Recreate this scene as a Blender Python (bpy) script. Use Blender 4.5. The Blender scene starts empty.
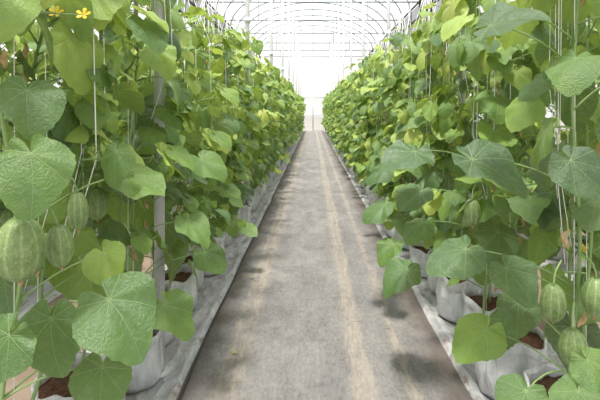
import bpy, math, random
import numpy as np
from mathutils import Vector, Matrix, noise
scene=bpy.context.scene
try:
    scene.view_settings.view_transform='Standard'
    scene.view_settings.look='None'
except Exception: pass
COL=scene.collection

# ---------------------------------------------------------------- materials
def newmat(name):
    m=bpy.data.materials.new(name); m.use_nodes=True
    nt=m.node_tree; nt.nodes.clear()
    out=nt.nodes.new('ShaderNodeOutputMaterial')
    return m,nt,out
def N(nt,t,**kw):
    n=nt.nodes.new(t)
    for k,v in kw.items(): setattr(n,k,v)
    return n
def M(nt,op,a,b=None,c=None,clamp=False):
    n=nt.nodes.new('ShaderNodeMath'); n.operation=op; n.use_clamp=clamp
    for i,v in enumerate((a,b,c)):
        if v is None: continue
        if isinstance(v,(int,float)): n.inputs[i].default_value=v
        else: nt.links.new(v,n.inputs[i])
    return n.outputs[0]
def mixc(nt,f,a,b,blend='MIX'):
    n=nt.nodes.new('ShaderNodeMix'); n.data_type='RGBA'; n.blend_type=blend
    for s,v in ((n.inputs[0],f),(n.inputs[6],a),(n.inputs[7],b)):
        if isinstance(v,(int,float)): s.default_value=v
        elif isinstance(v,tuple): s.default_value=(*v,1) if len(v)==3 else v
        else: nt.links.new(v,s)
    return n.outputs[2]
def bump(nt,h,strength,dist):
    b=N(nt,'ShaderNodeBump'); b.inputs['Strength'].default_value=strength
    b.inputs['Distance'].default_value=dist
    nt.links.new(h,b.inputs['Height']); return b.outputs[0]
def noise_n(nt,vec,scale,detail=4,rough=.55):
    n=N(nt,'ShaderNodeTexNoise'); n.inputs['Scale'].default_value=scale
    n.inputs['Detail'].default_value=detail; n.inputs['Roughness'].default_value=rough
    if vec is not None: nt.links.new(vec,n.inputs['Vector'])
    return n.outputs[0]
def mapping(nt,src,scale):
    m=N(nt,'ShaderNodeMapping'); m.inputs['Scale'].default_value=scale
    nt.links.new(src,m.inputs['Vector']); return m.outputs[0]
def principled(nt,out,col,rough=.6,metal=0,spec=.5,normal=None,link=True):
    p=N(nt,'ShaderNodeBsdfPrincipled')
    if isinstance(col,tuple): p.inputs['Base Color'].default_value=(*col,1)
    else: nt.links.new(col,p.inputs['Base Color'])
    if isinstance(rough,(int,float)): p.inputs['Roughness'].default_value=rough
    else: nt.links.new(rough,p.inputs['Roughness'])
    p.inputs['Metallic'].default_value=metal
    p.inputs['Specular IOR Level'].default_value=spec
    if normal is not None: nt.links.new(normal,p.inputs['Normal'])
    if link: nt.links.new(p.outputs[0],out.inputs[0])
    return p

def mat_leaf():
    m,nt,out=newmat('melon_leaf')
    uv=N(nt,'ShaderNodeUVMap'); uv.uv_map='UVMap'
    sep=N(nt,'ShaderNodeSeparateXYZ'); nt.links.new(uv.outputs[0],sep.inputs[0])
    x,y=sep.outputs[0],sep.outputs[1]
    th=M(nt,'ARCTAN2',x,y)
    r=M(nt,'SQRT',M(nt,'ADD',M(nt,'MULTIPLY',x,x),M(nt,'MULTIPLY',y,y)))
    s=M(nt,'ABSOLUTE',M(nt,'SINE',M(nt,'MULTIPLY',th,4.5)))
    d=M(nt,'MULTIPLY',M(nt,'MULTIPLY',r,s),1/4.5)
    w=M(nt,'SUBTRACT',0.022,M(nt,'MULTIPLY',r,0.010))
    main=M(nt,'SUBTRACT',1,M(nt,'DIVIDE',d,w),clamp=True)
    main=M(nt,'MULTIPLY',main,1.6,clamp=True)
    warp=noise_n(nt,mapping(nt,uv.outputs[0],(3,3,3)),1.5,2)
    ph=M(nt,'FRACT',M(nt,'MULTIPLY',M(nt,'ADD',M(nt,'SUBTRACT',r,M(nt,'MULTIPLY',d,1.1)),M(nt,'MULTIPLY',warp,.25)),5.0))
    sec=M(nt,'ABSOLUTE',M(nt,'SUBTRACT',ph,0.5))
    sec=M(nt,'SUBTRACT',1,M(nt,'DIVIDE',sec,0.07),clamp=True)
    vein=M(nt,'MAXIMUM',main,M(nt,'MULTIPLY',sec,.28))
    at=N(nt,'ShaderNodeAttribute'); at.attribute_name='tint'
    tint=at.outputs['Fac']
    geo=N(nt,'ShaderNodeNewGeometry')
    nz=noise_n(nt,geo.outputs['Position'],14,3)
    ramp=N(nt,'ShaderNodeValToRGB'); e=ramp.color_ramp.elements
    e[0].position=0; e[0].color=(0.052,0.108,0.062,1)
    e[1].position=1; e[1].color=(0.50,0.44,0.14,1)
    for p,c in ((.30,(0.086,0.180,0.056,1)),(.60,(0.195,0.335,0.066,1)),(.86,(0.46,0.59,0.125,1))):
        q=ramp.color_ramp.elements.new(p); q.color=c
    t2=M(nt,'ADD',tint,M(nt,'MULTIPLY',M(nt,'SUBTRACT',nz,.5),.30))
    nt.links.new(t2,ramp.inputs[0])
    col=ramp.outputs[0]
    dust=M(nt,'MULTIPLY',M(nt,'SUBTRACT',noise_n(nt,geo.outputs['Position'],60,4),.48),.8,clamp=True)
    col=mixc(nt,dust,col,(0.34,0.41,0.27))
    col=mixc(nt,M(nt,'MULTIPLY',vein,.42),col,(0.40,0.52,0.26))
    uvs=mapping(nt,uv.outputs[0],(9,9,9))
    cr=noise_n(nt,uvs,1.6,3)
    h=M(nt,'SUBTRACT',M(nt,'MULTIPLY',cr,.9),M(nt,'MULTIPLY',vein,.6))
    nb=bump(nt,h,.5,.007)
    p=principled(nt,out,col,.38,0,.55,nb,False)
    tr=N(nt,'ShaderNodeBsdfTranslucent')
    tcol=mixc(nt,.50,col,(0.64,0.78,0.10))
    nt.links.new(tcol,tr.inputs[0]); nt.links.new(nb,tr.inputs['Normal'])
    mx=N(nt,'ShaderNodeMixShader'); mx.inputs[0].default_value=.33
    nt.links.new(p.outputs[0],mx.inputs[1]); nt.links.new(tr.outputs[0],mx.inputs[2])
    nt.links.new(mx.outputs[0],out.inputs[0])
    return m
def mat_simple(name,col,rough=.6,metal=0,nscale=None,col2=None,b=0):
    m,nt,out=newmat(name)
    tc=N(nt,'ShaderNodeTexCoord')
    c=col; nrm=None
    if nscale:
        nz=noise_n(nt,tc.outputs['Object'],nscale,5)
        c=mixc(nt,M(nt,'MULTIPLY',M(nt,'SUBTRACT',nz,.3),2.2,clamp=True),col,col2)
        if b: nrm=bump(nt,nz,b,.01)
    principled(nt,out,c,rough,metal,.5,nrm)
    return m
def mat_melon():
    m,nt,out=newmat('melon_rind')
    tc=N(nt,'ShaderNodeTexCoord'); o=tc.outputs['Object']
    sep=N(nt,'ShaderNodeSeparateXYZ'); nt.links.new(o,sep.inputs[0])
    th=M(nt,'ARCTAN2',sep.outputs[0],sep.outputs[1])
    nz=noise_n(nt,o,38,4)
    nb=noise_n(nt,o,110,4)
    s=M(nt,'COSINE',M(nt,'MULTIPLY',th,10))          # 1 at the sutures
    s=M(nt,'ADD',M(nt,'MULTIPLY',M(nt,'SUBTRACT',s,.60),1.6),M(nt,'MULTIPLY',M(nt,'SUBTRACT',nb,.5),1.8),clamp=True)
    body=mixc(nt,M(nt,'MULTIPLY',M(nt,'SUBTRACT',nz,.35),2.6,clamp=True),(0.125,0.210,0.065),(0.245,0.34,0.125))
    c=mixc(nt,M(nt,'MULTIPLY',s,.62),body,(0.43,0.50,0.24))
    n2=noise_n(nt,o,170,2)
    c=mixc(nt,M(nt,'MULTIPLY',M(nt,'SUBTRACT',n2,.54),3.0,clamp=True),c,(0.43,0.49,0.27))
    principled(nt,out,c,.42,0,.5,bump(nt,n2,.3,.003))
    return m
def mat_film(name,trans,col=(0.93,0.95,0.96),glow=.75):
    m,nt,out=newmat(name)
    tc=N(nt,'ShaderNodeTexCoord')
    t=N(nt,'ShaderNodeBsdfTransparent'); t.inputs[0].default_value=(1,1,1,1)
    d=N(nt,'ShaderNodeBsdfDiffuse'); d.inputs[0].default_value=(*col,1)
    l=N(nt,'ShaderNodeBsdfTranslucent'); l.inputs[0].default_value=(*col,1)
    a=N(nt,'ShaderNodeMixShader'); a.inputs[0].default_value=glow
    nt.links.new(d.outputs[0],a.inputs[1]); nt.links.new(l.outputs[0],a.inputs[2])
    b=N(nt,'ShaderNodeMixShader')
    nz=noise_n(nt,mapping(nt,tc.outputs['Object'],(1,.4,1)),1.2,3)
    f=M(nt,'ADD',M(nt,'MULTIPLY',M(nt,'SUBTRACT',nz,.5),.25),trans,clamp=True)
    nt.links.new(f,b.inputs[0])
    nt.links.new(a.outputs[0],b.inputs[1]); nt.links.new(t.outputs[0],b.inputs[2])
    nt.links.new(b.outputs[0],out.inputs[0])
    return m
def mat_path():
    m,nt,out=newmat('woven_ground_fabric')
    tc=N(nt,'ShaderNodeTexCoord'); o=tc.outputs['Object']
    sep=N(nt,'ShaderNodeSeparateXYZ'); nt.links.new(o,sep.inputs[0])
    x=sep.outputs[0]
    base=noise_n(nt,mapping(nt,o,(3,.9,1)),1.7,6,.68)
    c=mixc(nt,M(nt,'MULTIPLY',M(nt,'SUBTRACT',base,.34),3.0,clamp=True),(0.195,0.189,0.192),(0.345,0.330,0.322))
    fine=noise_n(nt,mapping(nt,o,(60,26,1)),1.0,5,.8)
    c=mixc(nt,M(nt,'MULTIPLY',M(nt,'SUBTRACT',fine,.45),2.2,clamp=True),c,(0.48,0.445,0.415))
    c=mixc(nt,M(nt,'MULTIPLY',M(nt,'SUBTRACT',.45,fine),3.4,clamp=True),c,(0.11,0.105,0.11))
    def streak(cx,w,sc):
        nn=noise_n(nt,mapping(nt,o,(5,1.1,1)),sc,6,.75)
        n3=noise_n(nt,mapping(nt,o,(30,6,1)),sc,4,.7)
        xx=M(nt,'ADD',x,M(nt,'MULTIPLY',M(nt,'SUBTRACT',nn,.5),.14))
        q=M(nt,'DIVIDE',M(nt,'ABSOLUTE',M(nt,'SUBTRACT',xx,cx)),w)
        q=M(nt,'SUBTRACT',1,q,clamp=True)
        return M(nt,'MULTIPLY',q,M(nt,'MULTIPLY',M(nt,'SUBTRACT',n3,.34),4,clamp=True))
    for cx,w,sc in ((-.38,.07,1.3),(.22,.06,1.9),(-.45,.035,1.5),(.27,.035,1.1),(.47,.04,1.6)):
        c=mixc(nt,M(nt,'MULTIPLY',streak(cx,w,sc),.60),c,(0.60,0.50,0.40))
    # dirt along both margins
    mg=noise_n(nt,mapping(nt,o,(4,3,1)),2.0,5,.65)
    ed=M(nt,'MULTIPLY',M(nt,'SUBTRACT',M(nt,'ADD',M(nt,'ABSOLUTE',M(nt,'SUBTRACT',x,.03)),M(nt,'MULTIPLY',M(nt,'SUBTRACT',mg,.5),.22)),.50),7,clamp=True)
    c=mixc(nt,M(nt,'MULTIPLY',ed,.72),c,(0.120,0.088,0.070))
    st=noise_n(nt,mapping(nt,o,(2.2,1.6,1)),2.2,6,.68)
    c=mixc(nt,M(nt,'MULTIPLY',M(nt,'MULTIPLY',M(nt,'SUBTRACT',st,.53),6,clamp=True),.7),c,(0.160,0.160,0.170))
    st2=noise_n(nt,mapping(nt,o,(9,14,1)),1.1,4,.6)
    c=mixc(nt,M(nt,'MULTIPLY',M(nt,'SUBTRACT',st2,.63),8,clamp=True),c,(0.14,0.115,0.10))
    wv=M(nt,'MULTIPLY',M(nt,'SINE',M(nt,'MULTIPLY',x,900)),M(nt,'SINE',M(nt,'MULTIPLY',sep.outputs[1],700)))
    wr=noise_n(nt,mapping(nt,o,(5,2,1)),1.6,4,.6)
    h=M(nt,'ADD',M(nt,'MULTIPLY',wv,.12),M(nt,'ADD',M(nt,'MULTIPLY',wr,2.5),fine))
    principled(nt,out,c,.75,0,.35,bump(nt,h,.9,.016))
    return m
def mat_sheet():
    m,nt,out=newmat('white_plastic_mulch')
    tc=N(nt,'ShaderNodeTexCoord'); o=tc.outputs['Object']
    a=noise_n(nt,mapping(nt,o,(3,1.5,1)),2.5,6,.65)
    c=mixc(nt,M(nt,'MULTIPLY',M(nt,'SUBTRACT',a,.42),3.2,clamp=True),(0.50,0.51,0.54),(0.27,0.245,0.23))
    b=noise_n(nt,mapping(nt,o,(8,3,1)),2.5,5,.7)
    c=mixc(nt,M(nt,'MULTIPLY',M(nt,'SUBTRACT',b,.54),6,clamp=True),c,(0.19,0.105,0.07))
    v=N(nt,'ShaderNodeTexVoronoi'); v.inputs['Scale'].default_value=9
    nt.links.new(mapping(nt,o,(1.2,.6,1)),v.inputs['Vector'])
    h=M(nt,'ADD',M(nt,'MULTIPLY',a,1.2),v.outputs[0])
    principled(nt,out,c,.36,0,.5,bump(nt,h,1.,.035))
    return m
def mat_bag():
    m,nt,out=newmat('white_poly_bag')
    tc=N(nt,'ShaderNodeTexCoord'); o=tc.outputs['Object']
    a=noise_n(nt,mapping(nt,o,(6,6,2)),2.5,5,.6)
    sep=N(nt,'ShaderNodeSeparateXYZ'); nt.links.new(o,sep.inputs[0])
    c=mixc(nt,M(nt,'MULTIPLY',M(nt,'SUBTRACT',a,.44),2.8,clamp=True),(0.70,0.72,0.75),(0.38,0.39,0.42))
    low=M(nt,'MULTIPLY',M(nt,'SUBTRACT',.08,sep.outputs[2]),7,clamp=True)
    c=mixc(nt,M(nt,'MULTIPLY',low,.45),c,(0.24,0.20,0.18))
    w=noise_n(nt,mapping(nt,o,(22,22,7)),1.0,4,.6)
    v=N(nt,'ShaderNodeTexVoronoi'); v.inputs['Scale'].default_value=14
    nt.links.new(mapping(nt,o,(1,1,.6)),v.inputs['Vector'])
    nrm=bump(nt,M(nt,'ADD',w,M(nt,'MULTIPLY',v.outputs[0],.5)),.9,.028)
    p=principled(nt,out,c,.42,0,.45,nrm,False)
    nt.links.new(p.outputs[0],out.inputs[0])
    return m
LEAF=mat_leaf()
STEM=mat_simple('vine_stem',(0.20,0.33,0.10),.55,0,30,(0.28,0.39,0.17))
STRING=mat_simple('white_twine',(0.92,0.92,0.90),.8)
PETAL=mat_simple('yellow_petal',(0.90,0.62,0.04),.5)
DRY=mat_simple('dried_flower',(0.42,0.27,0.13),.8,0,60,(0.56,0.42,0.23))
SOIL=mat_simple('coir_soil',(0.045,0.024,0.015),.95,0,60,(0.20,0.085,0.05),.9)
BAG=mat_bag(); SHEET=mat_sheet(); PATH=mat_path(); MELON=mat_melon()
STEEL=mat_simple('galvanised_steel',(0.60,0.62,0.64),.45,.2,8,(0.72,0.73,0.75))
ROOFST=mat_simple('roof_pipe_steel',(0.26,0.30,0.33),.5,.2)
DARK=mat_simple('dark_net_rail',(0.035,0.04,0.04),.7)
EDGE_SHADE=mat_simple('edge_shade_black',(0.02,0.02,0.022),.5)
EARTH=mat_simple('bare_earth',(0.16,0.11,0.075),.95,0,3,(0.28,0.22,0.17),.6)
FILM=mat_film('roof_film',.48,(0.66,0.68,0.69),.46)
WFILM=mat_film('wall_film',.20,(0.74,0.78,0.78),.55)
def mat_net():
    m,nt,out=newmat('dark_insect_net')
    t=N(nt,'ShaderNodeBsdfTransparent')
    d=N(nt,'ShaderNodeBsdfDiffuse'); d.inputs[0].default_value=(0.05,0.06,0.055,1)
    b=N(nt,'ShaderNodeMixShader'); b.inputs[0].default_value=.30
    nt.links.new(d.outputs[0],b.inputs[1]); nt.links.new(t.outputs[0],b.inputs[2])
    nt.links.new(b.outputs[0],out.inputs[0]); return m
NET=mat_net()

# ---------------------------------------------------------------- mesh builder
class MB:
    def __init__(s): s.v=[];s.f=[];s.m=[];s.t=[];s.uv=[]
    def add(s,verts,faces,mat,tint=0.,uv=None):
        o=len(s.v); s.v+= [tuple(p) for p in verts]
        s.f+=[tuple(i+o for i in f) for f in faces]
        s.m+=[mat]*len(faces); s.t+=[tint]*len(verts)
        s.uv+= (uv if uv is not None else [(0,0)]*len(verts))
    def mesh(s,name,mats,smooth=True):
        me=bpy.data.meshes.new(name); me.from_pydata(s.v,[],s.f)
        for k in mats: me.materials.append(k)
        me.polygons.foreach_set('material_index',s.m)
        if smooth: me.polygons.foreach_set('use_smooth',[True]*len(s.f))
        a=me.attributes.new('tint','FLOAT','POINT'); a.data.foreach_set('value',s.t)
        ul=me.uv_layers.new(name='UVMap')
        idx=np.zeros(len(me.loops),dtype=np.int32); me.loops.foreach_get('vertex_index',idx)
        ul.data.foreach_set('uv',np.array(s.uv,dtype=np.float32)[idx].ravel())
        me.update(); return me
def obj(name,me,loc=(0,0,0),rot=(0,0,0),sc=(1,1,1),parent=None):
    o=bpy.data.objects.new(name,me); o.location=loc; o.rotation_euler=rot; o.scale=sc
    COL.objects.link(o)
    if parent: o.parent=parent
    return o
def tube(mb,pts,rad,seg,mat,cap=True):
    pts=[Vector(p) for p in pts]; n=len(pts)
    if not isinstance(rad,(list,tuple)): rad=[rad]*n
    V=[];F=[]
    ref=None
    for i,p in enumerate(pts):
        t=(pts[min(i+1,n-1)]-pts[max(i-1,0)])
        if t.length<1e-9: t=Vector((0,0,1))
        t.normalize()
        if ref is None: ref=Vector((1,0,0)) if abs(t.x)<.8 else Vector((0,1,0))
        a=(ref-t*ref.dot(t)).normalized(); ref=a; b=t.cross(a)
        for k in range(seg):
            an=2*math.pi*k/seg
            V.append(p+(a*math.cos(an)+b*math.sin(an))*rad[i])
    for i in range(n-1):
        for k in range(seg):
            k2=(k+1)%seg
            F.append((i*seg+k,i*seg+k2,(i+1)*seg+k2,(i+1)*seg+k))
    if cap:
        F.append(tuple(range(seg-1,-1,-1))); F.append(tuple((n-1)*seg+k for k in range(seg)))
    mb.add(V,F,mat)
def bez(a,b,c,n):
    return [(1-t)**2*a+2*t*(1-t)*b+t*t*c for t in [i/(n-1) for i in range(n)]]

NS=54
def leaf(mb,at,tip,nrm,width,tint,rng,curl=None):
    s=width/2
    tip=Vector(tip).normalized(); nrm=Vector(nrm); nrm=(nrm-tip*nrm.dot(tip)).normalized()
    sx=tip.cross(nrm)
    V=[Vector(at)];UV=[(0,0)];F=[]
    c=.42; rings=(.28,.55,.8,1.0)
    curl=rng.uniform(.08,.60) if curl is None else curl
    fold=rng.uniform(-.15,.42); p1=rng.uniform(0,6.28); p2=rng.uniform(0,6.28)
    wav=rng.uniform(.05,.14); asym=rng.uniform(-.07,.07); lob=rng.uniform(.02,.065)
    side=rng.uniform(-.25,.25); asp=rng.uniform(.88,1.04)
    for ri,q in enumerate(rings):
        for k in range(NS):
            th=-math.pi+2*math.pi*k/NS
            r=c*math.cos(th)+math.sqrt(1-(c*math.sin(th))**2)
            r*=1-.80*math.exp(-((math.pi-abs(th))/.26)**2)
            r*=1+lob*math.cos(4.5*th)+asym*math.sin(th)
            r+=.13*math.exp(-(th/.28)**2)
            if ri==3: r*=1+(.011 if k%2 else -.011)+.010*math.sin(k*2.3+p1)
            r*=q
            x=r*math.sin(th)*asp; y=r*math.cos(th)
            z=.05*abs(math.sin(4.5*th))*min(r,1)
            z+= -curl*(max(y,0)**2)*.6-curl*.55*x*x + fold*abs(x)*.8
            z+= wav*q*q*(math.sin(3*th+p1)+.6*math.sin(7*th+p2))
            xx=x+side*y*y*.5
            V.append(Vector(at)+sx*(xx*s)+tip*(y*s)+nrm*(z*s)); UV.append((x,y))
    for k in range(NS):
        k2=(k+1)%NS
        F.append((0,1+k2,1+k))
        for ri in range(3):
            a=1+ri*NS
            F.append((a+k,a+k2,a+NS+k2,a+NS+k))
    F=[tuple(reversed(f)) for f in F]
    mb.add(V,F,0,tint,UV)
def petiole(mb,a,b,rng,r=.0032):
    a=Vector(a);b=Vector(b); mid=(a+b)/2+Vector((0,0,(b-a).length*.16))
    tube(mb,bez(a,mid,b,6),[r*1.15,r,r*.95,r*.9,r*.85,r*.8],5,1)
def flower(mb,p,d,rng,size=.03):
    d=Vector(d).normalized(); a=d.orthogonal().normalized(); b=d.cross(a); p=Vector(p)
    V=[p];F=[]
    for i in range(5):
        an=i*2*math.pi/5
        for (u,w,h) in ((.45,.20,.10),(.8,.30,.28),(1.05,.16,.30)):
            for sgn in (-1,1):
                aa=an+sgn*w/u
                V.append(p+(a*math.cos(aa)+b*math.sin(aa))*u*size+d*h*size)
        o=1+i*6
        F+=[(0,o,o+1),(o,o+2,o+3,o+1),(o+2,o+4,o+5,o+3)]
    mb.add(V,F,3)
    tube(mb,[p-d*.02,p-d*.008,p],[.003,.006,.004],6,1)
def dry(mb,p,rng):
    p=Vector(p); pts=[p]; q=p.copy()
    for i in range(5):
        q=q+Vector((rng.uniform(-.008,.008),rng.uniform(-.008,.008),-rng.uniform(.006,.014))); pts.append(q.copy())
    tube(mb,pts,[.002,.005,.008,.009,.006,.002],5,4)
def tendril(mb,p,d,rng):
    p=Vector(p); d=Vector(d).normalized(); a=d.orthogonal().normalized(); b=d.cross(a)
    L=rng.uniform(.10,.2); pts=[]
    for i in range(26):
        t=i/25; R=.012*max(0,(t-.4))*1.6
        pts.append(p+d*L*t+Vector((0,0,.03*math.sin(t*3)))+ (a*math.cos(t*32)+b*math.sin(t*32))*R)
    tube(mb,pts,.0011,3,1,False)
def twine(mb,rng,strings=3,r=.0020):
    tube(mb,[(.0,.015,.26),(.004,.012,1.2),(0,.01,2.36)],r,4,2)
    for i in range(strings):
        x=rng.choice((-1,1))*rng.uniform(.06,.20); y=rng.uniform(-.12,.12)
        zb=rng.uniform(.75,1.3)
        tube(mb,[(x*.6,y*.6,zb),(x,y,zb+.25),(x*.9,y*.9,1.9),(0,y*.5,2.36)],r*.95,4,2)

def put_leaf(mb,sp,z,f,az,rng,tb,plr=(.10,.22),wr=(.12,.215)):
    d=Vector((math.cos(az)*1.25,math.sin(az)*.8-.25,0)).normalized()
    pl=rng.uniform(*plr)*(1.05-.25*f)
    rise=rng.uniform(-.05,.75)
    st=sp(z); at=st+d*pl*math.cos(rise)+Vector((0,0,pl*math.sin(rise)))
    droop=rng.uniform(.2,1.35) if f<.9 else rng.uniform(-.2,.8)
    dd=Matrix.Rotation(rng.uniform(-.8,.8),3,'Z')@d
    tip=dd*math.cos(droop)-Vector((0,0,math.sin(droop)))
    nr=dd*math.sin(droop)+Vector((0,0,math.cos(droop)))+Vector((rng.uniform(-.5,.5),rng.uniform(-.5,.3),0))
    w=rng.uniform(*wr)*(1.02-.22*max(0,f-.3))
    if f>.92: w*=.7
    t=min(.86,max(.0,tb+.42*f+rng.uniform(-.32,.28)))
    if rng.random()<.02: t=.90
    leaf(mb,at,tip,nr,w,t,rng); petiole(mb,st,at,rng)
    return st
def make_plant(seed,height=2.15,low=False):
    rng=random.Random(seed); mb=MB()
    p1=rng.uniform(0,6);p2=rng.uniform(0,6)
    def sp(z): 
        return Vector((.022*math.sin(z*7+p1)+.012*math.sin(z*17),.022*math.cos(z*6+p2),z))
    zs=[.24+i*(height-.24)/30 for i in range(31)]
    tube(mb,[sp(z) for z in zs],[.0065-.003*i/30 for i in range(31)],6,1)
    twine(mb,rng)
    z=.34 if low else .42; az=rng.uniform(0,6.28)
    tb=.42 if low else .25  # far plants start paler, painting distance haze into the leaf colour
    while z<height:
        az+=2.4+rng.uniform(-.5,.5)
        f=(z-.4)/(height-.4)
        if not low and z<.60 and rng.random()<.45: z+=.06; continue
        st=put_leaf(mb,sp,z,max(0,f),az,rng,tb)
        if rng.random()<.35: tendril(mb,st,Vector((rng.uniform(-1,1),rng.uniform(-1,.4),rng.uniform(-.2,.8))),rng)
        if rng.random()<(.04 if f<.7 else .18):
            fp=st+Vector((rng.uniform(-1,1),rng.uniform(-1,.3),rng.uniform(0,.6)))*.07
            tube(mb,[st,fp],.002,4,1); flower(mb,fp,(fp-st)+Vector((0,-.02,.01)),rng,rng.uniform(.012,.019))
        if rng.random()<.30:
            dry(mb,st+Vector((rng.uniform(-.06,.06),rng.uniform(-.07,.03),0)),rng)
        z+=rng.uniform(.036,.054) if low else (rng.uniform(.039,.060) if f<.5 else rng.uniform(.030,.048))
    # lateral shoots
    for i in range(11):
        z0=rng.uniform(.38 if low else .75,2.0); s0=sp(z0)
        a=rng.choice((0,math.pi))+rng.uniform(-.7,.7)
        d=Vector((math.cos(a),math.sin(a),0))
        L=rng.uniform(.14,.36)
        e=s0+d*L+Vector((0,0,rng.uniform(-.14,.10)))
        m_=s0+d*L*.5+Vector((0,0,.06))
        pts=bez(s0,m_,e,7); tube(mb,pts,.0028,5,1)
        for j in (2,4,5,6):
            q=pts[j]; aa=a+rng.uniform(-1.3,1.3); dd=Vector((math.cos(aa),math.sin(aa)-.2,0)).normalized()
            at=q+dd*.05+Vector((0,0,.03)); dr=rng.uniform(.2,1.3)
            tip=dd*math.cos(dr)-Vector((0,0,math.sin(dr))); nr=dd*math.sin(dr)+Vector((rng.uniform(-.4,.4),rng.uniform(-.4,.2),math.cos(dr)))
            leaf(mb,at,tip,nr,rng.uniform(.08,.16),min(.88,rng.uniform(.25,.9)),rng); petiole(mb,q,at,rng,.0022)
    return mb
PM=[LEAF,STEM,STRING,PETAL,DRY]
VAR=[make_plant(100+i,2.22).mesh('melon_plant_mesh',PM) for i in range(7)]
VARL=[make_plant(200+i,2.14,True).mesh('melon_plant_mesh',PM) for i in range(7)]

# ---------------------------------------------------------------- grow bags
def make_bag(seed):
    rng=random.Random(seed); mb=MB(); seg=48
    V=[];F=[]; prof=[(0,.118),(.004,.134),(.03,.146),(.07,.152),(.12,.150),(.17,.147),(.21,.141),(.24,.136),(.262,.142),(.256,.150),(.235,.149),(.215,.146)]
    ph=[rng.uniform(0,6.28) for _ in range(6)]
    for i,(z,r) in enumerate(prof):
        for k in range(seg):
            a=2*math.pi*k/seg
            w=1+.065*math.sin(2*a+ph[0])+.035*math.sin(3*a+ph[5]+z*6)+.024*math.sin(5*a+ph[1]+z*9)+.018*math.sin(9*a+ph[2]-z*26)
            w+=.05*noise.noise(Vector((math.cos(a)*2.5,math.sin(a)*2.5,z*22+seed*5)))
            zz=z+(.022*math.sin(2*a+ph[3])+.010*math.sin(5*a+ph[4]) if z>.2 else 0)
            V.append((r*w*math.cos(a),r*w*math.sin(a),zz))
    n=len(prof)
    for i in range(n-1):
        for k in range(seg):
            k2=(k+1)%seg; F.append((i*seg+k,i*seg+k2,(i+1)*seg+k2,(i+1)*seg+k))
    F.append(tuple(range(seg-1,-1,-1)))
    mb.add(V,F,0)
    V=[(0,0,.225)];F=[]
    for j,q in enumerate((.3,.6,.85,1.0)):
        for k in range(seg):
            a=2*math.pi*k/seg
            w=1+.065*math.sin(2*a+ph[0])+.035*math.sin(3*a+ph[5]+.21*6)
            x=.138*q*w*math.cos(a); y=.138*q*w*math.sin(a)
            V.append((x,y,.215+.022*noise.noise(Vector((x*30,y*30,seed)))+.01*(1-q)))
    for k in range(seg):
        k2=(k+1)%seg; F.append((0,1+k,1+k2))
        for j in range(3):
            o=1+j*seg; F.append((o+k,o+seg+k,o+seg+k2,o+k2))
    mb.add(V,F,1)
    return mb.mesh('grow_bag_mesh',[BAG,SOIL])
BAGS=[make_bag(i) for i in range(6)]

# ---------------------------------------------------------------- melons
def make_melon():
    mb=MB(); V=[];F=[]; seg=60; n=18; R=.055; H=.070
    for i in range(n+1):
        t=math.pi*i/n
        for k in range(seg):
            a=2*math.pi*k/seg
            rr=R*math.sin(t)**.95*(1-.014*math.cos(10*a))*(1-.05*math.cos(t)) if 0<i<n else .001
            z=H*math.cos(t)
            if i<=1: z-=.004*(2-i)
            V.append((rr*math.sin(a),rr*math.cos(a),z))
    for i in range(n):
        for k in range(seg):
            k2=(k+1)%seg; F.append((i*seg+k,i*seg+k2,(i+1)*seg+k2,(i+1)*seg+k))
    mb.add(V,F,0)
    tube(mb,[(0,0,H-.010),(.002,0,H+.01),(.016,0,H+.045),(.065,0,H+.075)],[.008,.0045,.004,.0045],7,1)
    tube(mb,[(0,0,-H+.002),(0,0,-H-.004),(.003,0,-H-.014)],[.006,.007,.002],6,2)
    return mb.mesh('melon_mesh',[MELON,STEM,DRY])
MEL=make_melon()
def add_melon(x,y,z,s=1.,rot=0,sz=1.):
    obj('melon',MEL,(x,y,z),(random.uniform(-.1,.1),random.uniform(-.1,.1),rot),(s,s,s*sz))

# ---------------------------------------------------------------- rows
LX,RX=-.90,.95
random.seed(5)
def row(x0,ystart,yend,step,melon_to,base):
    y=ystart;i=0
    while y<yend:
        px=x0+random.uniform(-.04,.04)
        L=VAR if y<3.0 else VARL
        obj('melon_plant',L[(i*3+base+random.choice((0,1)))%7],(px,y,0),(0,0,random.uniform(-.45,.45)),
            (1,1,random.uniform(.94,1.05)))
        sc=random.uniform(.86,1.12)
        obj('grow_bag',BAGS[(i+base)%6],(px,y,.016),(0,0,random.uniform(0,6)),(sc,sc*random.uniform(.92,1.05),random.uniform(.82,1.1)))
        if y<melon_to:
            for k in range(random.choice((1,2,2))):
                a=random.uniform(0,6.28)
                add_melon(px+.07*math.cos(a),y+.07*math.sin(a),random.uniform(.62,.98),random.uniform(.75,.95),a+math.pi,random.uniform(1.,1.2))
        y+=step*random.uniform(.9,1.1); i+=1
row(LX,1.50,31.,.38,12,0)
row(RX,1.78,31.,.38,12,3)
row(-2.15,1.6,31.,.40,0,1)
row(2.2,1.7,31.,.40,0,5)

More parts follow.
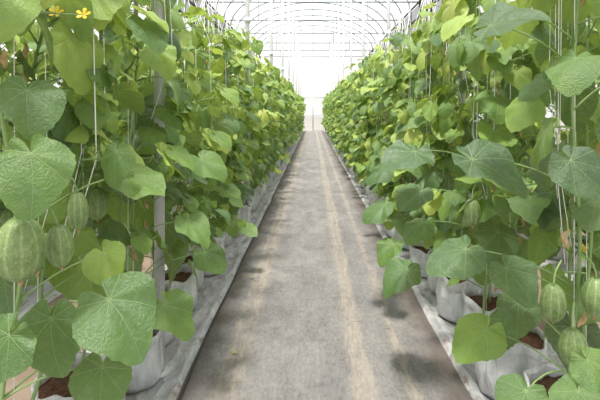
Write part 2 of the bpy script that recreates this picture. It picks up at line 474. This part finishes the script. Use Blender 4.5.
# ------------------------------------------------ near plants with the large foreground leaves
def hero(x0,y0,seed,leaves,h=2.2,extra=14,zlo=1.25,wr=(.12,.18),bag=True,flowers=()):
    rng=random.Random(seed); mb=MB()
    def sp(z): return Vector((.02*math.sin(z*7+seed),.02*math.cos(z*6+seed),z))
    zs=[.24+i*(h-.24)/26 for i in range(27)]
    tube(mb,[sp(z) for z in zs],[.0065-.003*i/26 for i in range(27)],7,1)
    twine(mb,rng,1,.0013)
    for (c,tip,nr,w,tint) in leaves:
        c=Vector(c)-Vector((x0,y0,0)); t=Vector(tip).normalized()
        at=c-t*(.42*w/2)
        z=min(h-.02,max(.3,at.z-.10)); st=sp(z)
        leaf(mb,at,tip,nr,w,tint,rng,.26); petiole(mb,st,at,rng,.0028)
    for i in range(5):
        tendril(mb,sp(.6+.3*i),(rng.uniform(-1,1),-1,.4),rng)
        dry(mb,sp(.7+.25*i)+Vector((rng.uniform(-.06,.06),-.04,0)),rng)
    az=1.
    for i in range(extra):
        z=zlo+(h-zlo)*i/extra; az+=2.4
        put_leaf(mb,sp,z,(z-.4)/(h-.4),az,rng,.20,wr=wr)
    for f in flowers:
        fp=Vector(f)-Vector((x0,y0,0)); st=sp(fp.z-.04)
        tube(mb,[st,(st+fp)/2+Vector((0,0,.02)),fp],.002,5,1); flower(mb,fp,(.1,-.8,.45),rng,.018)
    obj('melon_plant',mb.mesh('melon_plant_near_mesh',PM),(x0,y0,0))
    if bag: obj('grow_bag',BAGS[seed%6],(x0,y0,.016),(0,0,seed))
hero(-.76,1.17,1,[
 ((-.600,1.00,1.18),(.35,-.35,-.75),(.35,-.75,.55),.17,.36),
 ((-.62,1.10,.775),(.10,-.35,-.90),(.10,-.85,.40),.165,.26),
 ((-.66,.98,.80),(-.5,-.3,-.8),(-.1,-.8,.5),.15,.30),
 ((-.455,1.10,.83),(.72,-.30,-.50),(.15,-.60,.72),.19,.28),
 ((-.51,1.12,.655),(.1,-.5,-.7),(.1,-.6,.7),.14,.30),
 ((-.45,1.48,.66),(.75,-.3,-.75),(.3,-.35,.5),.16,.40),
 ((-.55,1.25,.90),(.5,-.4,-.5),(-.2,-.6,.75),.12,.66),
 ((-.54,1.42,1.10),(1,-.25,-.20),(.1,-.35,.9),.18,.50),
],flowers=((-.66,1.20,1.555),(-.59,1.20,1.55)),extra=22,zlo=1.3)
hero(-.95,1.36,7,[],extra=24,zlo=1.05,wr=(.12,.19),bag=False)
hero(.80,1.42,2,[
 ((.506,1.35,1.147),(.80,-.45,-.28),(-.05,-.42,.88),.21,.06),
 ((.50,1.22,1.54),(.75,-.40,.30),(-.35,-.45,.80),.17,.12),
 ((.69,1.20,1.15),(.45,-.45,-.60),(-.2,-.65,.72),.16,.04),
 ((.466,1.50,.84),(-.75,-.40,-.35),(-.25,-.45,.85),.18,.18),
 ((.536,1.50,.575),(-.70,-.35,-.5),(-.45,-.6,.60),.17,.58),
 ((.66,1.50,.66),(-.3,-.6,-.5),(-.2,-.6,.7),.14,.16),
 ((.61,1.42,.80),(.3,-.6,-.4),(-.2,-.55,.8),.15,.20),
 ((.70,1.16,.66),(.3,-.6,-.5),(-.3,-.6,.7),.11,.40),
 ((.64,1.12,.60),(-.2,-.6,-.6),(-.2,-.5,.8),.13,.32),
 ((.52,1.16,.585),(-.5,-.5,-.3),(-.1,-.35,.9),.13,.26),
],extra=18,bag=False)
hero(.92,1.56,8,[],extra=20,zlo=.75,wr=(.13,.20),bag=False)
hero(.86,2.30,3,[
 ((.43,2.30,.50),(-.80,-.30,-.45),(-.35,-.40,.80),.21,.26),
 ((.42,2.05,1.11),(-.55,-.5,-.2),(.05,-.35,.92),.23,.14),
 ((.50,2.2,.76),(-.7,-.5,-.5),(-.3,-.5,.8),.16,.36),
 ((.47,2.15,.92),(-.8,-.4,-.4),(-.3,-.5,.8),.17,.22),
],extra=6,bag=False)
hero(.84,3.0,4,[
 ((.42,3.0,.68),(-.80,-.30,-.45),(-.35,-.40,.80),.22,.32),
 ((.47,2.9,.45),(-.70,-.30,-.55),(-.35,-.50,.80),.19,.40),
 ((.45,3.1,.90),(-.70,-.30,-.55),(-.35,-.50,.80),.20,.25),
],extra=6,bag=False)
hero(-.84,2.1,5,[
 ((-.52,2.05,.80),(.80,-.30,-.45),(.35,-.40,.80),.18,.45),
 ((-.50,2.25,.60),(.70,-.30,-.55),(.35,-.50,.80),.17,.38),
 ((-.50,2.2,1.05),(.70,-.30,-.55),(.35,-.50,.80),.18,.42),
],extra=4,bag=False)

# specific melons near the camera (x,y,z,scale,stretch,heading of the stalk)
for (x,y,z,s,sz,rot) in ((-.665,1.06,.990,.96,1.10,2.5),(-.69,1.12,1.095,.62,1.0,2.8),(-.635,1.17,.965,.58,1.35,3.1),(-.645,1.28,1.03,.50,1.5,3.9),
                  (.70,1.36,.745,.64,1.25,.6),(.725,1.30,.645,.68,1.1,.9),(.835,1.38,.755,.68,1.2,2.6),(.70,2.05,.86,.66,1.30,.8),(.90,2.35,.75,.75,1.1,2.)):
    add_melon(x,y,z,s,rot,sz)

# ---------------------------------------------------------------- floor, sheets, path
def grid(name,x0,x1,y0,y1,nx,ny,zf,mat,thick=0):
    mb=MB();V=[];F=[]
    for j in range(ny+1):
        for i in range(nx+1):
            x=x0+(x1-x0)*i/nx; y=y0+(y1-y0)*j/ny
            dx,z=zf(x,y,i/nx); V.append((x+dx,y,z))
    for j in range(ny):
        for i in range(nx):
            a=j*(nx+1)+i; F.append((a,a+1,a+nx+2,a+nx+1))
    mb.add(V,F,0); return obj(name,mb.mesh(name,[mat]))
YE=32.
grid('floor',-3.6,3.6,-3,YE,4,20,lambda x,y,u:(0,0),EARTH)
grid('ground',-80,80,-80,120,2,2,lambda x,y,u:(0,-.03),EARTH)
def pz(x,y,u):
    z=.008+.004*noise.noise(Vector((x*3,y*2,0)))+.002*noise.noise(Vector((x*9,y*5,0)))
    return (.008*noise.noise(Vector((0,y*1.5,u*3))),z)
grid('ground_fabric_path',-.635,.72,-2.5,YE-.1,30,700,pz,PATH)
def sheetz(inner):
    def f(x,y,u):
        e=u if inner>0 else 1-u      # 0 at the aisle side
        n=noise.noise(Vector((x*7,y*4,3)))+.5*noise.noise(Vector((x*18,y*9,7)))
        roll=.020*math.exp(-((e-.04)/.05)**2)
        return (.02*noise.noise(Vector((1,y*1.3,9)))*(1 if e<.2 else 0)*(1-e*5), .010+.011*n+roll if e>.001 else .004)
    return f
grid('plastic_mulch_sheet',-1.25,-.615,-2.5,YE-.2,28,640,sheetz(-1),SHEET)
grid('plastic_mulch_sheet',.715,1.35,-2.5,YE-.2,28,640,sheetz(1),SHEET)
grid('plastic_mulch_sheet',-2.55,-1.8,-2.5,YE-.2,14,200,sheetz(-1),SHEET)
grid('plastic_mulch_sheet',1.9,2.6,-2.5,YE-.2,14,200,sheetz(1),SHEET)
# added black tube drawing the dark fold and shadow line along the fabric edge
mb=MB()
tube(mb,[(-.603+.008*math.sin(y*1.3)+.005*math.sin(y*4),y,.020) for y in [ -2+i*.15 for i in range(220)]],.006,7,0)
obj('edge_shade_line',mb.mesh('edge_shade_line',[EDGE_SHADE]))
# fallen leaves and crumbs of coir on the path
rng=random.Random(8); mb=MB()
for i in range(30):
    y=rng.uniform(1.6,14); x=rng.choice((rng.uniform(-.54,-.40),rng.uniform(.45,.66),rng.uniform(-.5,.6)))
    an=rng.uniform(0,6.28)
    leaf(mb,(x,y,.018),(math.cos(an),math.sin(an),.05),(0,0,1),rng.uniform(.012,.030),1.0,rng,.1)
obj('fallen_leaves',mb.mesh('fallen_leaves',[LEAF]))

# ---------------------------------------------------------------- structure
EZ,AZ,HX=5.0,6.8,3.6
def arc(n=24):
    return [(HX*math.cos(math.pi*(1-i/n)),EZ+(AZ-EZ)*math.sin(math.pi*i/n)) for i in range(n+1)]
A=arc()
mb=MB();V=[];F=[];ys=[-3+i*1.0 for i in range(36)]
for y in ys:
    for (x,z) in A: V.append((x*1.012,y,z+.03))
n=len(A)
for j in range(len(ys)-1):
    for i in range(n-1): F.append((j*n+i,j*n+i+1,(j+1)*n+i+1,(j+1)*n+i))
mb.add(V,F,0); obj('ceiling',mb.mesh('ceiling',[FILM]))
def wallq(name,quads,mats):
    mb=MB()
    for (q,mi) in quads: mb.add(q,[(0,1,2,3)],mi)
    obj(name,mb.mesh(name,mats,False))
ZN=4.0
for nm,x in (('wall_left',-3.64),('wall_right',3.64)):
    wallq(nm,[([(x,-3,0),(x,YE,0),(x,YE,ZN),(x,-3,ZN)],0),([(x,-3,ZN),(x,YE,ZN),(x,YE,EZ),(x,-3,EZ)],1)],[WFILM,NET])
def endwall(nm,y):
    mb=MB(); V=[(-HX,y,0),(HX,y,0)]+[(x,y,z) for (x,z) in reversed(A)]
    mb.add(V,[tuple(range(len(V)))],0); obj(nm,mb.mesh(nm,[WFILM],False))
endwall('wall_far',YE); endwall('wall_near',-3)
# frame
mb=MB()
y=-3+.1
k=0
while y<YE:
    tube(mb,[(x,y,z) for (x,z) in A],.030,6,0)
    for x in (-HX,HX): tube(mb,[(x,y,0),(x,y,EZ)],.045,6,1)
    if k%2==0:
        tube(mb,[(-HX,y,EZ),(HX,y,EZ)],.026,6,0)
        for x in (-2.2,-1.1,0,1.1,2.2):
            zt=EZ+(AZ-EZ)*math.sqrt(1-(x/HX)**2)
            tube(mb,[(x,y,EZ),(x,y,zt)],.014,5,0)
    y+=1.55;k+=1
for x in (-3.0,-1.9,-.8,0,.8,1.9,3.0):
    zt=EZ+(AZ-EZ)*math.sqrt(1-(x/HX)**2)-.03
    tube(mb,[(x,-3,zt),(x,YE,zt)],.016,5,0)
for x in (-HX+.03,HX-.03):
    for z in (ZN,4.5,EZ): tube(mb,[(x,-3,z),(x,YE,z)],.035,6,1)
obj('greenhouse_roof_frame',mb.mesh('frame',[ROOFST,DARK]))
for x in (-.76,1.02):
    y=2.31 if x<0 else 3.2
    while y<31:
        mb=MB(); tube(mb,[(0,0,0),(0,0,EZ)],.026,12,0); tube(mb,[(0,0,0),(0,0,.02)],.05,12,0)
        tube(mb,[(0,0,2.33),(0,0,2.39)],.036,12,0)
        obj('support_post',mb.mesh('support_post',[STEEL]),(x,y,0)); y+=3.1
for x in (-.90,.95,-2.15,2.2):
    mb=MB(); tube(mb,[(x,-2.9,2.36),(x,YE-.05,2.36)],.003,5,0)
    obj('trellis_wire',mb.mesh('trellis_wire',[STEEL]))
# far door
mb=MB()
for x in (-1.0,0,1.0): tube(mb,[(x,YE-.05,0),(x,YE-.05,2.3)],.035,6,0)
for z in (.04,1.1,2.3): tube(mb,[(-1,YE-.05,z),(1,YE-.05,z)],.03,6,0)
obj('door_1',mb.mesh('door_1',[STEEL]))

# ---------------------------------------------------------------- light, world, camera
w=bpy.data.worlds.new('sky'); scene.world=w; w.use_nodes=True
nt=w.node_tree; bg=nt.nodes['Background']
bg.inputs[0].default_value=(0.98,0.98,1.0,1); bg.inputs[1].default_value=1.75
sl=bpy.data.lights.new('sun','SUN'); sl.energy=11.5; sl.angle=math.radians(8); sl.color=(1,.96,.88)
so=bpy.data.objects.new('sun',sl); COL.objects.link(so)
so.rotation_euler=Vector((.12,.22,-1)).to_track_quat('-Z','Y').to_euler()
cam=bpy.data.cameras.new('camera'); co=bpy.data.objects.new('camera',cam); COL.objects.link(co)
co.location=(0,0,1.3); co.rotation_euler=(math.radians(90),0,0)
cam.sensor_width=36; cam.lens=28; cam.shift_x=-13/600; cam.shift_y=-88/600
cam.clip_start=.05; cam.clip_end=300
scene.camera=co
